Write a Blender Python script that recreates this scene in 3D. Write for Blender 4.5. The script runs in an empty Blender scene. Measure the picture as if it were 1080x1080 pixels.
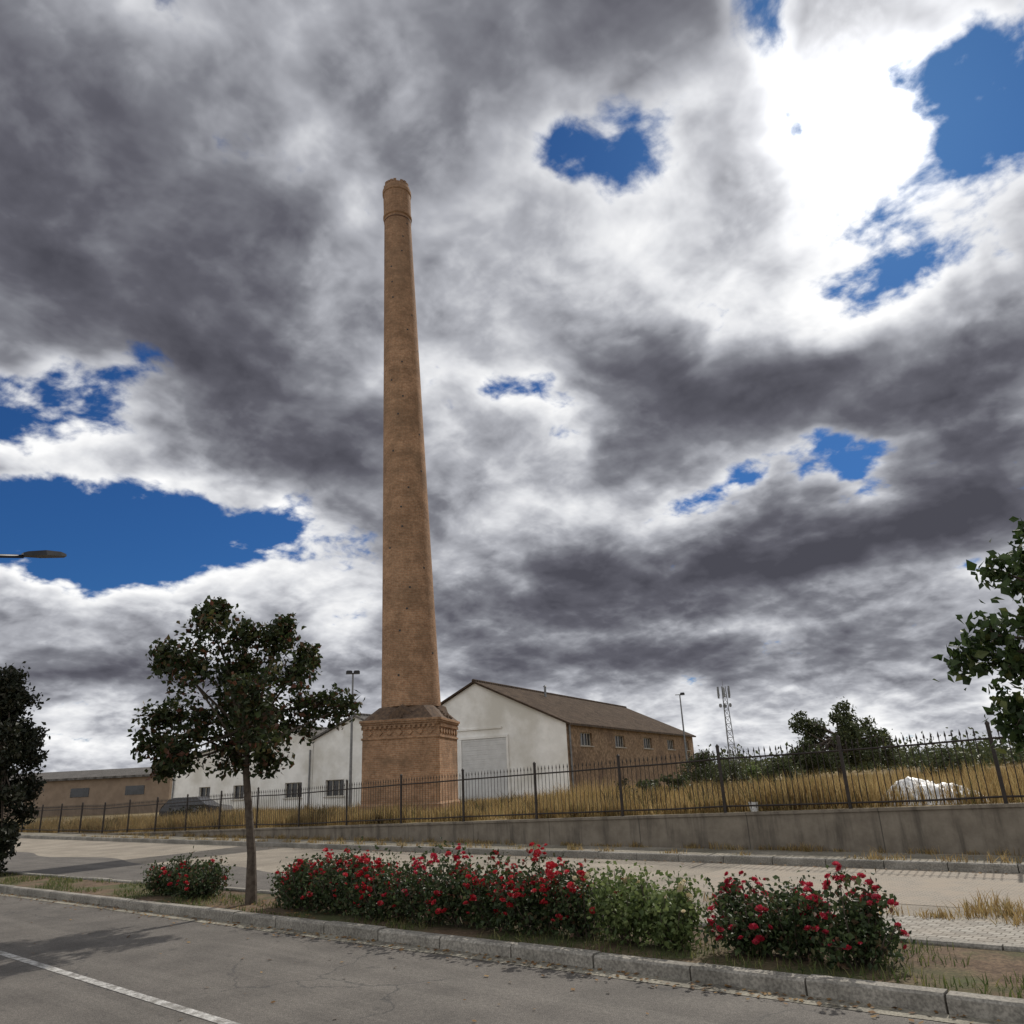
import bpy, math, random
import numpy as np
from mathutils import Vector, Matrix, noise as mnoise
random.seed(7); rng=np.random.default_rng(7)
rad=math.radians
scene=bpy.context.scene
COL=bpy.context.collection
SUN_AZ,SUN_EL=rad(-10.3),rad(41.5)
SUN=Vector((math.sin(SUN_AZ)*math.cos(SUN_EL),math.cos(SUN_AZ)*math.cos(SUN_EL),math.sin(SUN_EL)))

# ------------------------------------------------------------------ helpers
class MB:
    def __init__(s): s.v=[]; s.f=[]
    def add(s,vs,fs):
        o=len(s.v); s.v.extend([tuple(v) for v in vs]); s.f.extend([tuple(i+o for i in f) for f in fs])
    def box(s,c,size,rz=0.0,M=None):
        hx,hy,hz=size[0]/2,size[1]/2,size[2]/2
        vs=[Vector((x,y,z)) for z in(-hz,hz) for y in(-hy,hy) for x in(-hx,hx)]
        m=Matrix.Translation(c)@(M if M is not None else Matrix.Rotation(rz,4,'Z'))
        s.add([m@v for v in vs],[(0,2,3,1),(4,5,7,6),(0,1,5,4),(2,6,7,3),(0,4,6,2),(1,3,7,5)])
    def tube(s,pts,rs,n=6,cap=True):
        pts=[Vector(p) for p in pts]; rings=[]
        for i,p in enumerate(pts):
            t=(pts[min(i+1,len(pts)-1)]-pts[max(i-1,0)])
            if t.length<1e-6: t=Vector((0,0,1))
            t.normalize()
            a=Vector((1,0,0)) if abs(t.x)<.8 else Vector((0,1,0))
            u=t.cross(a).normalized(); w=t.cross(u)
            rings.append([p+(u*math.cos(2*math.pi*k/n)+w*math.sin(2*math.pi*k/n))*rs[i] for k in range(n)])
        vs=[v for r in rings for v in r]; fs=[]
        for i in range(len(pts)-1):
            for k in range(n):
                k2=(k+1)%n
                fs.append((i*n+k,i*n+k2,(i+1)*n+k2,(i+1)*n+k))
        if cap: fs.append(tuple(range(n))); fs.append(tuple((len(pts)-1)*n+k for k in range(n)))
        s.add(vs,fs)
    def lathe(s,cx,cy,prof,n=32,rot=0.0,jag=None):
        vs=[];fs=[]
        for i,(r,z,ox,oy) in enumerate(prof):
            for k in range(n):
                a=2*math.pi*k/n+rot
                vs.append((cx+ox+r*math.cos(a),cy+oy+r*math.sin(a),z))
        for i in range(len(prof)-1):
            for k in range(n):
                k2=(k+1)%n; fs.append((i*n+k,i*n+k2,(i+1)*n+k2,(i+1)*n+k))
        s.add(vs,fs)
    def obj(s,name,mat,parent=None,smooth=False):
        me=bpy.data.meshes.new(name); me.from_pydata(s.v,[],s.f); me.update()
        o=bpy.data.objects.new(name,me); COL.objects.link(o)
        if mat: me.materials.append(mat)
        if smooth: me.polygons.foreach_set("use_smooth",[True]*len(me.polygons))
        if parent: o.parent=parent
        return o
def npobj(name,V,Fc,mat,parent=None,k=None):
    me=bpy.data.meshes.new(name)
    me.from_pydata(V.reshape(-1,3).tolist(),[],Fc.tolist()); me.update()
    if mat: me.materials.append(mat)
    o=bpy.data.objects.new(name,me); COL.objects.link(o)
    if parent: o.parent=parent
    return o
def empty(name,loc=(0,0,0)):
    o=bpy.data.objects.new(name,None); COL.objects.link(o); return o

class NT:
    def __init__(s,tree): s.t=tree; s.n=tree.nodes; s.l=tree.links
    def new(s,typ,**k):
        n=s.n.new(typ)
        for a,b in k.items(): setattr(n,a,b)
        return n
    def link(s,a,b): s.l.new(a,b)
    def setin(s,inp,v):
        if isinstance(v,bpy.types.NodeSocket): s.l.new(v,inp)
        else: inp.default_value=v
    def m(s,op,a,b=0.0,c=0.0,clamp=False):
        n=s.new('ShaderNodeMath',operation=op); n.use_clamp=clamp
        s.setin(n.inputs[0],a); s.setin(n.inputs[1],b); s.setin(n.inputs[2],c); return n.outputs[0]
    def mix(s,f,a,b,blend='MIX'):
        n=s.new('ShaderNodeMix',data_type='RGBA',blend_type=blend)
        s.setin(n.inputs[0],f); s.setin(n.inputs[6],a if isinstance(a,bpy.types.NodeSocket) else (*a,1)); s.setin(n.inputs[7],b if isinstance(b,bpy.types.NodeSocket) else (*b,1)); return n.outputs[2]
    def noise(s,vec,scale,detail=6,rough=.55,dist=0.0,dim='3D'):
        n=s.new('ShaderNodeTexNoise'); n.noise_dimensions=dim; n.inputs['Scale'].default_value=scale; n.inputs['Detail'].default_value=detail
        n.inputs['Roughness'].default_value=rough; n.inputs['Distortion'].default_value=dist
        if vec is not None: s.link(vec,n.inputs['Vector'])
        return n
    def mr(s,v,a,b,c=0.0,d=1.0,smooth=True):
        n=s.new('ShaderNodeMapRange'); n.interpolation_type='SMOOTHSTEP' if smooth else 'LINEAR'
        s.setin(n.inputs[0],v)
        for i,x in enumerate((a,b,c,d)): n.inputs[i+1].default_value=x
        return n.outputs[0]
    def ramp(s,f,stops):
        n=s.new('ShaderNodeValToRGB'); e=n.color_ramp.elements
        while len(e)<len(stops): e.new(.5)
        for i,(p,c) in enumerate(stops): e[i].position=p; e[i].color=(*c,1)
        s.link(f,n.inputs[0]); return n.outputs[0]
    def vadd(s,a,b):
        n=s.new('ShaderNodeVectorMath',operation='ADD'); s.setin(n.inputs[0],a); s.setin(n.inputs[1],b); return n.outputs[0]
    def vscale(s,a,k):
        n=s.new('ShaderNodeVectorMath',operation='SCALE'); s.setin(n.inputs[0],a); s.setin(n.inputs[3],k); return n.outputs[0]
def newmat(name):
    m=bpy.data.materials.new(name); m.use_nodes=True; t=NT(m.node_tree)
    b=m.node_tree.nodes['Principled BSDF']; return m,t,b
def objco(t):
    return t.new('ShaderNodeTexCoord').outputs['Object']
def bump(t,b,h,strength,dist=.02):
    n=t.new('ShaderNodeBump'); n.inputs['Strength'].default_value=strength; n.inputs['Distance'].default_value=dist
    t.link(h,n.inputs['Height']); t.link(n.outputs[0],b.inputs['Normal'])
def pmat(name,c1,c2,scale=4,rough=.9,bmp=.3,big=None,bigscale=.25,fine=None,spec=.3,metal=0):
    m,t,b=newmat(name); co=objco(t)
    n=t.noise(co,scale,7,.6)
    col=t.mix(t.mr(n.outputs[0],.35,.65),c1,c2)
    if big:
        n2=t.noise(co,bigscale,5,.6); col=t.mix(t.mr(n2.outputs[0],.42,.68),col,big)
    if fine:
        n3=t.noise(co,fine,3,.6); col=t.vscale(col,t.mr(n3.outputs[0],.3,.7,.65,1.3))
    t.link(col,b.inputs['Base Color']); b.inputs['Roughness'].default_value=rough
    b.inputs['Specular IOR Level'].default_value=spec; b.inputs['Metallic'].default_value=metal
    if bmp: bump(t,b,n.outputs[0],bmp)
    return m
def leafmat(name,stops,transl=.35,rough=.55):
    m,t,b=newmat(name)
    g=t.new('ShaderNodeNewGeometry'); col=t.ramp(g.outputs['Random Per Island'],stops)
    t.link(col,b.inputs['Base Color']); b.inputs['Roughness'].default_value=rough; b.inputs['Specular IOR Level'].default_value=.3
    tr=t.new('ShaderNodeBsdfTranslucent'); t.link(col,tr.inputs[0])
    mx=t.new('ShaderNodeMixShader'); mx.inputs[0].default_value=transl
    out=[n for n in t.n if n.type=='OUTPUT_MATERIAL'][0]
    t.link(b.outputs[0],mx.inputs[1]); t.link(tr.outputs[0],mx.inputs[2]); t.link(mx.outputs[0],out.inputs[0])
    return m

# ------------------------------------------------------------------ materials
def asphalt():
    m,t,b=newmat('asphalt'); co=objco(t)
    fine=t.noise(co,90,2,.7).outputs[0]; mid=t.noise(co,1.3,8,.65).outputs[0]; f2=t.noise(co,24,4,.7).outputs[0]
    mp=t.new('ShaderNodeMapping'); mp.inputs['Scale'].default_value=(.12,1.6,1); t.link(co,mp.inputs[0])
    streak=t.noise(mp.outputs[0],1.5,5,.6).outputs[0]
    col=t.mix(t.mr(mid,.3,.7),(.076,.068,.060),(.120,.108,.095))
    col=t.mix(t.mr(streak,.45,.75,0,.5),col,(.16,.146,.128))
    v=t.new('ShaderNodeTexVoronoi',feature='DISTANCE_TO_EDGE'); v.inputs['Scale'].default_value=.55
    wn=t.noise(co,1.2,6,.6); t.link(t.vadd(co,wn.outputs[1]),v.inputs['Vector'])
    ck=t.mr(v.outputs['Distance'],.003,.012,0.6,0)
    ck=t.m('MULTIPLY',ck,t.mr(t.noise(co,.35,2).outputs[0],.5,.6))
    col=t.mix(ck,col,(.03,.03,.03))
    sp_=t.noise(co,3.1,3,.5).outputs[0]; col=t.mix(t.mr(sp_,.64,.74,0,.5),col,(.035,.033,.031))
    col=t.vscale(col,t.mr(f2,.3,.7,.78,1.2))
    t.link(t.vscale(col,t.mr(fine,.25,.75,.5,1.5)),b.inputs['Base Color']); b.inputs['Roughness'].default_value=.85; b.inputs['Specular IOR Level'].default_value=.35
    bump(t,b,fine,.6,.01); return m
M_asph=asphalt()
M_conc=pmat('pale_concrete_paving',(.22,.19,.15),(.29,.255,.205),1.1,.9,.2,big=(.15,.13,.105),bigscale=.22,fine=35)
M_kerb=pmat('kerb_stone',(.20,.185,.16),(.29,.27,.235),3,.9,.3,big=(.15,.14,.12),bigscale=.8,fine=40)
M_gut=pmat('gutter',(.19,.175,.14),(.27,.25,.20),3,.9,.2,big=(.12,.11,.09),bigscale=1.2,fine=50)
M_walk=pmat('sidewalk',(.19,.17,.135),(.26,.235,.19),1.6,.95,.2,big=(.14,.125,.09),bigscale=.5,fine=30)
M_soil=pmat('median_soil',(.085,.055,.034),(.14,.095,.060),5,1,.6,big=(.06,.07,.025),bigscale=.9,fine=40)
M_field=pmat('field_soil',(.20,.15,.08),(.30,.23,.12),.6,1,.5,big=(.12,.10,.05),bigscale=.06,fine=9)
M_line=pmat('road_paint',(.45,.44,.42),(.18,.17,.155),9,.8,.1,fine=60)
M_iron=pmat('iron_paint',(.018,.014,.012),(.035,.025,.02),8,.6,.0,spec=.4)
M_bark=pmat('bark',(.055,.042,.032),(.10,.08,.062),14,.95,.6)
M_white=pmat('white_render',(.70,.69,.66),(.80,.79,.76),1.2,.9,.1,big=(.56,.54,.49),bigscale=.35)
M_pole=pmat('galvanised_steel',(.16,.165,.17),(.23,.235,.24),5,.5,.0,metal=.5)
M_dark=pmat('dark_lamp',(.02,.02,.022),(.03,.03,.032),5,.4,0)
M_glass=pmat('window_glass',(.012,.014,.018),(.03,.033,.04),1.5,.15,0,spec=.6)
M_frame=pmat('pale_frame',(.35,.32,.27),(.45,.42,.36),6,.7,0)
M_door=pmat('shutter',(.50,.50,.49),(.58,.58,.57),2,.6,0)
M_tarp=pmat('white_sheet',(.68,.68,.67),(.80,.80,.79),6,.5,.5,fine=12)
def pavers(name,sc,c1,c2,mort,bw=.5,rh=.25,dirt=.7):
    m,t,b=newmat(name); co=objco(t)
    br=t.new('ShaderNodeTexBrick'); br.inputs['Scale'].default_value=sc; br.inputs['Color1'].default_value=(*c1,1); br.inputs['Color2'].default_value=(*c2,1)
    br.inputs['Mortar'].default_value=(*mort,1); br.inputs['Mortar Size'].default_value=.03; br.inputs['Brick Width'].default_value=bw; br.inputs['Row Height'].default_value=rh
    wn=t.noise(co,5,3); va=t.new('ShaderNodeVectorMath',operation='MULTIPLY_ADD'); t.link(wn.outputs[1],va.inputs[0]); va.inputs[1].default_value=(.05,.05,0); t.link(co,va.inputs[2])
    t.link(va.outputs[0],br.inputs['Vector'])
    n=t.noise(co,2,7,.6).outputs[0]
    col=t.mix(t.mr(n,.35,.7,0,dirt),br.outputs[0],(.27,.22,.165))
    t.link(col,b.inputs['Base Color']); b.inputs['Roughness'].default_value=.9
    bump(t,b,br.outputs[1],-.6,.02); return m
M_pav=pavers('parking_pavers',4.5,(.23,.20,.16),(.29,.25,.20),(.12,.105,.085))
M_cob=pavers('cobbles',4,(.19,.175,.15),(.34,.32,.28),(.06,.05,.035),.5,.4,.35)
def wallconc():
    m,t,b=newmat('stained_concrete_wall'); co=objco(t)
    mp=t.new('ShaderNodeMapping'); mp.inputs['Scale'].default_value=(2.2,1,.25); t.link(co,mp.inputs[0])
    st=t.noise(mp.outputs[0],1.6,7,.65).outputs[0]; n=t.noise(co,2.5,8,.65).outputs[0]
    col=t.mix(t.mr(n,.3,.7),(.14,.118,.092),(.22,.19,.15)); col=t.mix(t.mr(st,.46,.70,0,.8),col,(.062,.052,.042))
    s=t.new('ShaderNodeSeparateXYZ'); t.link(co,s.inputs[0])
    fr=t.m('FRACT',t.m('DIVIDE',s.outputs[0],2.7)); ln=t.m('LESS_THAN',fr,.008)
    col=t.mix(t.m('MULTIPLY',ln,.7),col,(.04,.035,.03))
    t.link(col,b.inputs['Base Color']); b.inputs['Roughness'].default_value=.95; bump(t,b,n,.5,.03); return m
M_wall=wallconc()
CX,CY=-25.6,22.4
def brick(name,cyl,c1,c2,mort):
    m,t,b=newmat(name); co=objco(t); s=t.new('ShaderNodeSeparateXYZ'); t.link(co,s.inputs[0])
    cb=t.new('ShaderNodeCombineXYZ')
    if cyl:
        a=t.m('ARCTAN2',t.m('SUBTRACT',s.outputs[1],CY),t.m('SUBTRACT',s.outputs[0],CX)); t.link(t.m('MULTIPLY',a,1.15),cb.inputs[0])
    else:
        t.link(t.m('ADD',s.outputs[0],s.outputs[1]),cb.inputs[0])
    t.link(s.outputs[2],cb.inputs[1])
    br=t.new('ShaderNodeTexBrick'); br.inputs['Scale'].default_value=1; br.inputs['Brick Width'].default_value=.26; br.inputs['Row Height'].default_value=.075
    br.inputs['Mortar Size'].default_value=.010; br.inputs['Mortar Smooth'].default_value=.3
    br.inputs['Color1'].default_value=(*c1,1); br.inputs['Color2'].default_value=(*c2,1); br.inputs['Mortar'].default_value=(*mort,1)
    t.link(cb.outputs[0],br.inputs['Vector'])
    n=t.noise(co,1.1,9,.7).outputs[0]; n2=t.noise(co,.35 if cyl else .9,6,.65).outputs[0]; n3=t.noise(co,9,4,.7).outputs[0]
    col=t.vscale(t.vscale(br.outputs[0],t.mr(n,.3,.7,.72,1.22)),t.mr(n3,.3,.7,.80,1.18))
    cbz=t.new('ShaderNodeCombineXYZ'); t.link(t.m('MULTIPLY',s.outputs[2],1.0),cbz.inputs[2]); 
    nb=t.noise(cbz.outputs[0],1.6,5,.7).outputs[0]; col=t.vscale(col,t.mr(nb,.3,.7,.86,1.10))
    col=t.mix(t.mr(n2,.48,.72,0,.45 if cyl else .6),col,(.165,.115,.075))
    so=t.mr(t.m('ADD',s.outputs[2],t.m('MULTIPLY',n,8)),20,38,0,.30)
    col=t.mix(so,col,(.13,.085,.062))
    t.link(col,b.inputs['Base Color']); b.inputs['Roughness'].default_value=.95; b.inputs['Specular IOR Level'].default_value=.15
    ad=t.m('ADD',t.m('MULTIPLY',br.outputs[1],-.6),t.m('MULTIPLY',n3,.8)); bump(t,b,ad,.6,.03); return m
M_brS=brick('chimney_brick',True,(.285,.158,.090),(.350,.208,.124),(.33,.24,.16))
M_brP=brick('pedestal_brick',False,(.295,.163,.092),(.365,.218,.130),(.35,.255,.17))
M_rust=pmat('iron_band',(.06,.035,.025),(.10,.05,.03),6,.8,0)
M_tile0=pmat('old_tile',(.07,.048,.035),(.13,.085,.055),6,.95,.6)
M_brown=pmat('brown_render',(.23,.155,.095),(.30,.21,.135),1.5,.95,.3,big=(.17,.115,.078),bigscale=.4,fine=6)
M_beige=pmat('beige_render',(.20,.15,.11),(.25,.19,.14),1,.95,.1)
def roofm(name,c1,c2,d):
    m,t,b=newmat(name); co=objco(t)
    mp=t.new('ShaderNodeVectorMath',operation='DOT_PRODUCT'); t.link(co,mp.inputs[0]); mp.inputs[1].default_value=d
    w=t.m('SINE',t.m('MULTIPLY',mp.outputs['Value'],2*math.pi/.33))
    n=t.noise(co,1.4,8,.7).outputs[0]; n4=t.noise(co,7,3,.7).outputs[0]
    col=t.mix(t.mr(n,.35,.68),c1,c2); col=t.mix(t.mr(w,-1,0,.5,0),col,(.03,.022,.018)); col=t.vscale(col,t.mr(n4,.3,.7,.55,1.35))
    t.link(col,b.inputs['Base Color']); b.inputs['Roughness'].default_value=1; b.inputs['Specular IOR Level'].default_value=.1; bump(t,b,w,.5,.05); return m
WX,WY=-.967,-.253      # along the gable fronts (to the left)
LX,LY=-.253,.967       # into the depth of the sheds
M_tile=roofm('clay_tile_roof',(.055,.038,.027),(.105,.075,.052),(LX,LY,0))
M_tileg=roofm('grey_sheet_roof',(.10,.095,.09),(.16,.15,.14),(LX,LY,0))

# ------------------------------------------------------------------ ground
def zf(x): return max(.10,min(.96,.94+.021*(x+3.4)))
def k1(x): return 6.75+.045*(x+2)
def k2(x): return 8.6+.072*(x+3)
xs=[-4000,-1500,-600,-250,-120,-80]+list(np.linspace(-60,10,36))+[30,80,250,600,1500,4000]
ys=[-400,-60,-10,16.50,16.52,18,22,30,45,70,120,250,600,1500,4500]
mb=MB(); vs=[];fs=[]
for y in ys:
    for x in xs:
        z=-.006 if y<16.51 else zf(x)
        if y>17: z+=.05*mnoise.noise(Vector((x*.2,y*.2,0)))
        vs.append((x,y,z))
nx=len(xs)
for j in range(len(ys)-1):
    for i in range(nx-1): fs.append((j*nx+i,j*nx+i+1,(j+1)*nx+i+1,(j+1)*nx+i))
mb.add(vs,fs); mb.obj('ground',M_field)
def strip(name,xa,xb,fa,fb,z,mat,step=2.0):
    mb=MB(); n=max(1,int(abs(xb-xa)/step)); vs=[];fs=[]
    for i in range(n+1):
        x=xa+(xb-xa)*i/n; vs+= [(x,fa(x),z),(x,fb(x),z)]
    for i in range(n): fs.append((2*i,2*i+2,2*i+3,2*i+1))
    mb.add(vs,fs); return mb.obj(name,mat)
XA,XB=-120,14
K1=lambda x:k1(max(x,-55)); K2=lambda x:k2(max(x,-55))
strip('road',XA,XB,lambda x:-.9,lambda x:K1(x),0,M_asph)
strip('road_gutter',XA,XB,lambda x:K1(x)-.22+.03*mnoise.noise(Vector((x*1.7,0,0))),lambda x:K1(x)-.005,.004,M_gut,.15)
strip('road_centre_line',-60,XB,lambda x:3.66,lambda x:3.76,.004,M_line)
strip('pavement',XA,XB,lambda x:-6,lambda x:-1.05,.12,M_walk)
strip('service_road',XA,XB,lambda x:K2(x)+.12,lambda x:15.0,0,M_conc)
strip('parking_bay',-7.5,XB,lambda x:11.4,lambda x:14.8,.004,M_pav)
strip('cobbled_pavement',-3.9,XB,lambda x:K2(x)+.13,lambda x:10.6,.004,M_cob)
strip('asphalt_patch',-34,-12.5,lambda x:K2(x)+.5,lambda x:10.6+.3*math.sin(x*.9),.004,M_asph,.5)
strip('median',XA,XB,lambda x:K1(x)+.14,lambda x:K2(x)-.02,.085,M_soil,1)
strip('sidewalk',XA,XB,lambda x:15.16,lambda x:16.5,.12,M_walk)
def kerb(name,fy,w,h,L,x0,x1,mat):
    mb=MB(); x=x0
    while x<x1:
        l=L; xm=x+l/2; sl=(fy(x+l)-fy(x))/l; a=math.atan(sl)
        dz=random.uniform(-.008,.008); bv=.02
        y=fy(xm)+w/2
        m=Matrix.Translation((xm,y,0))@Matrix.Rotation(a+random.uniform(-.006,.006),4,'Z')
        hl=l/2-.008; hw=w/2; H=h+dz
        prof=[(-hw,-.05),(-hw,H-bv),(-hw+bv,H),(hw-.005,H),(hw,H-.005),(hw,-.05)]
        vs=[m@Vector((sx*hl,p[0],p[1])) for sx in(-1,1) for p in prof]
        n=len(prof); fs=[(i,i+1,n+i+1,n+i) for i in range(n-1)]+[tuple(range(n)),tuple(range(n,2*n))]
        mb.add(vs,fs); x+=l
    return mb.obj(name,mat)
kerb('kerb',K1,.15,.12,1.0,-58,12,M_kerb)
kerb('kerb',lambda x:K2(x)-.02,.13,.12,1.0,-58,12,M_kerb)
kerb('kerb',lambda x:15.0,.16,.13,1.0,-80,12,M_kerb)

# ------------------------------------------------------------------ retaining wall + fence
mb=MB(); vs=[];fs=[];X=list(np.linspace(6,-46,53))
for x in X:
    h=max(zf(x),.16)
    vs+=[(x,16.4,0),(x,16.4,h-.06),(x,16.37,h-.055),(x,16.37,h),(x,16.63,h),(x,16.63,0)]
for i in range(len(X)-1):
    for k in range(5): fs.append((i*6+k,i*6+k+1,(i+1)*6+k+1,(i+1)*6+k))
mb.add(vs,fs); mb.obj('retaining_wall',M_wall)
fence=empty('iron_fence')
FY=16.5; mb=MB(); mp=MB(); mr_=MB()
posts=[-3.25-2.68*i for i in range(-3,20)]; dzp=[random.uniform(-.025,.025) for _ in posts]; lnp=[random.uniform(-.035,.02) for _ in posts]
for px,dz_,lean in zip(posts,dzp,lnp):
    z=max(zf(px),.16)
    mp.tube([(px,FY,z-.05),(px+lean,FY,z+1.34+dz_)],[.036,.036],6)
    mp.tube([(px+lean,FY,z+1.34+dz_),(px+lean,FY,z+1.37+dz_),(px+lean,FY,z+1.41+dz_)],[.042,.042,.008],6)
for j in range(len(posts)-1):
    a,b2=posts[j],posts[j+1]; da,db=dzp[j],dzp[j+1]
    za,zb=max(zf(a),.16)+da*.7,max(zf(b2),.16)+db*.7
    for h in (.12,1.10):
        mr_.tube([(a+lnp[j]*h/1.34,FY,za+h),((a+b2)/2,FY,(za+zb)/2+h-random.uniform(0,.015)),(b2+lnp[j+1]*h/1.34,FY,zb+h)],[.018]*3,4)
    n=22
    for i in range(1,n):
        x=a+(b2-a)*i/n; z=za+(zb-za)*i/n; lx=random.uniform(-.008,.008)+lnp[j]; t_=.0085
        if random.random()<.015: continue
        mb.tube([(x,FY,z+.06),(x+lx,FY,z+1.20)],[t_,t_],4,False)
        mb.tube([(x+lx,FY,z+1.18),(x+lx,FY,z+1.215),(x+lx,FY,z+1.30)],[t_,.020,.002],4,False)
mb.obj('bars',M_iron,fence); mp.obj('posts',M_iron,fence); mr_.obj('rails',M_iron,fence)

# ------------------------------------------------------------------ chimney
ch=empty('brick_chimney')
LE=Vector((-.755*.78,-.656*.78))   # the stack leans slightly
def off(z):
    f=max(0,(z-4.8)/27.6); return LE.x*f,LE.y*f
prof=[]
for i in range(41):
    z=4.75+(29.8-4.75)*i/40; r=1.25+(.69-1.25)*(i/40)**.93; prof.append((r,z,*off(z)))
mb=MB(); mb.lathe(CX,CY,prof,48)
mb.obj('shaft',M_brS,ch,True)
mb=MB()
def pr(r,z): return (r,z,*off(z))
mb.lathe(CX,CY,[pr(.69,29.8),pr(.75,29.86),pr(.75,29.98),pr(.715,30.02),pr(.72,31.35),pr(.76,31.4),pr(.76,31.6),pr(.73,31.63),pr(.69,31.85),pr(.58,31.98),pr(.52,31.95),pr(.5,30)],40)
for k in range(22):
    a=2*math.pi*k/22; z=31.9; ox,oy=off(z)
    if random.random()<.35: continue
    mb.box((CX+ox+.62*math.cos(a),CY+oy+.62*math.sin(a),z+.03),(.13,.15,random.uniform(.08,.2)),a)
mb.obj('cap',M_brS,ch)
mb=MB(); z=29.6; r=.70
mb.lathe(CX,CY,[(r,z,*off(z)),(r+.012,z+.005,*off(z)),(r+.01,z+.06,*off(z)),(r-.004,z+.065,*off(z))],40)
mb.obj('iron_band',M_rust,ch)
mb=MB()
for i in range(26):
    z=6+i*.93; a=rad(-41)+random.uniform(-1.3,1.3); f=(z-4.75)/25.05; r=1.25-.56*f**.93; ox,oy=off(z)
    mb.box((CX+ox+r*math.cos(a),CY+oy+r*math.sin(a),z),(.02,.08,.08),a)
mb.obj('putlog_holes',M_dark,ch)
PA=rad(-58)+math.pi/2
PM=Matrix.Translation((CX,CY,0))@Matrix.Rotation(PA,4,'Z')
def sq(mb,s,z0,z1,s2=None,ch_=.0):
    s2=s2 or s; a=s/2;b=s2/2
    def ring(a,z):
        c=ch_
        if c<=0: return [Vector(p) for p in((-a,-a,z),(a,-a,z),(a,a,z),(-a,a,z))]
        return [Vector(p) for p in((-a+c,-a,z),(a-c,-a,z),(a,-a+c,z),(a,a-c,z),(a-c,a,z),(-a+c,a,z),(-a,a-c,z),(-a,-a+c,z))]
    r0,r1=ring(a,z0),ring(b,z1); n=len(r0)
    mb.add([PM@v for v in r0+r1],[(i,(i+1)%n,n+(i+1)%n,n+i) for i in range(n)]+[tuple(range(n)),tuple(range(n,2*n))])
mb=MB()
sq(mb,3.34,-.2,.95,ch_=.12); sq(mb,3.34,.951,1.03,3.2,ch_=.12); sq(mb,3.2,1.031,3.45,ch_=.12)
sq(mb,3.28,3.451,3.53,ch_=.12); sq(mb,3.18,3.531,3.95,ch_=.12)
sq(mb,3.26,3.951,4.03,ch_=.12); sq(mb,3.34,4.031,4.11,ch_=.12); sq(mb,3.42,4.111,4.20,ch_=.12)
CUBE=[(0,2,3,1),(4,5,7,6),(0,1,5,4),(2,6,7,3),(0,4,6,2),(1,3,7,5)]
for side in range(4):
    R4=Matrix.Rotation(side*math.pi/2,4,'Z')
    for i in range(15):   # dentil course
        m=PM@R4@Matrix.Translation((-1.4+i*.2,-1.62,3.90)); 
        mb.add([m@Vector((x*.05,y*.05,z*.05)) for z in(-1,1) for y in(-1,1) for x in(-1,1)],CUBE)
    for i in range(7):    # brick lozenges in the frieze
        m=PM@R4@Matrix.Translation((-1.26+i*.42,-1.61,3.70))@Matrix.Rotation(math.pi/4,4,'Y')
        mb.add([m@Vector((x*.085,y*.035,z*.085)) for z in(-1,1) for y in(-1,1) for x in(-1,1)],CUBE)
mb.obj('pedestal',M_brP,ch)
mb=MB(); sq(mb,3.36,4.203,4.75,2.25,.3); 
for side in range(4):   # little tiled pediments at the foot of the shaft
    R4=Matrix.Rotation(side*math.pi/2,4,'Z'); m=PM@R4
    vs=[m@Vector(p) for p in((-.75,-1.52,4.21),(.75,-1.52,4.21),(0,-1.50,4.72),(0,-.9,4.95),(-.75,-.9,4.4),(.75,-.9,4.4))]
    mb.add(vs,[(0,1,2),(0,2,3,4),(1,5,3,2)])
for i in range(110):
    a=random.uniform(0,6.28); r=random.uniform(1.2,1.65)
    mb.box((CX+r*math.cos(a),CY+r*math.sin(a),4.3+(1.6-r)*.9),(.12,.2,random.uniform(.06,.16)),a+random.uniform(-.5,.5))
mb.obj('pedestal_roof',M_tile0,ch)

# ------------------------------------------------------------------ sheds
def wall_holes(mb,pane,frame,P,dx,dy,nx_,ny_,W,z0,z1,holes,dep=.22):
    us=sorted({0,W}|{h[0] for h in holes}|{h[1] for h in holes}); zs=sorted({z0,z1}|{h[2] for h in holes}|{h[3] for h in holes})
    pt=lambda u,z,d=0:(P[0]+dx*u+nx_*d,P[1]+dy*u+ny_*d,z)
    for i in range(len(us)-1):
        for j in range(len(zs)-1):
            uc,zc=(us[i]+us[i+1])/2,(zs[j]+zs[j+1])/2
            if any(h[0]<uc<h[1] and h[2]<zc<h[3] for h in holes): continue
            mb.add([pt(us[i],zs[j]),pt(us[i+1],zs[j]),pt(us[i+1],zs[j+1]),pt(us[i],zs[j+1])],[(0,1,2,3)])
    for (a,b,c,d) in holes:
        q=[(a,c),(b,c),(b,d),(a,d)]
        for i in range(4):
            A,B=q[i],q[(i+1)%4]; mb.add([pt(*A),pt(*B),pt(*B,dep),pt(*A,dep)],[(0,1,2,3)])
        pane.add([pt(*p,dep-.01) for p in q],[(0,1,2,3)])
        if frame is not None:
            n=max(2,round((b-a)/.55)); ang=math.atan2(dy,dx)
            for i in range(n+1):
                u=a+(b-a)*i/n; u=min(max(u,a+.03),b-.03)
                frame.box(pt(u,(c+d)/2,dep-.05),(.05,.05,d-c),ang)
            for z in (c+.025,d-.025): frame.box(pt((a+b)/2,z,dep-.045),(b-a-.1,.045,.05),ang)
            frame.box(pt((a+b)/2,c-.04,-.03),(b-a+.2,.1,.06),ang)
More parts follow.
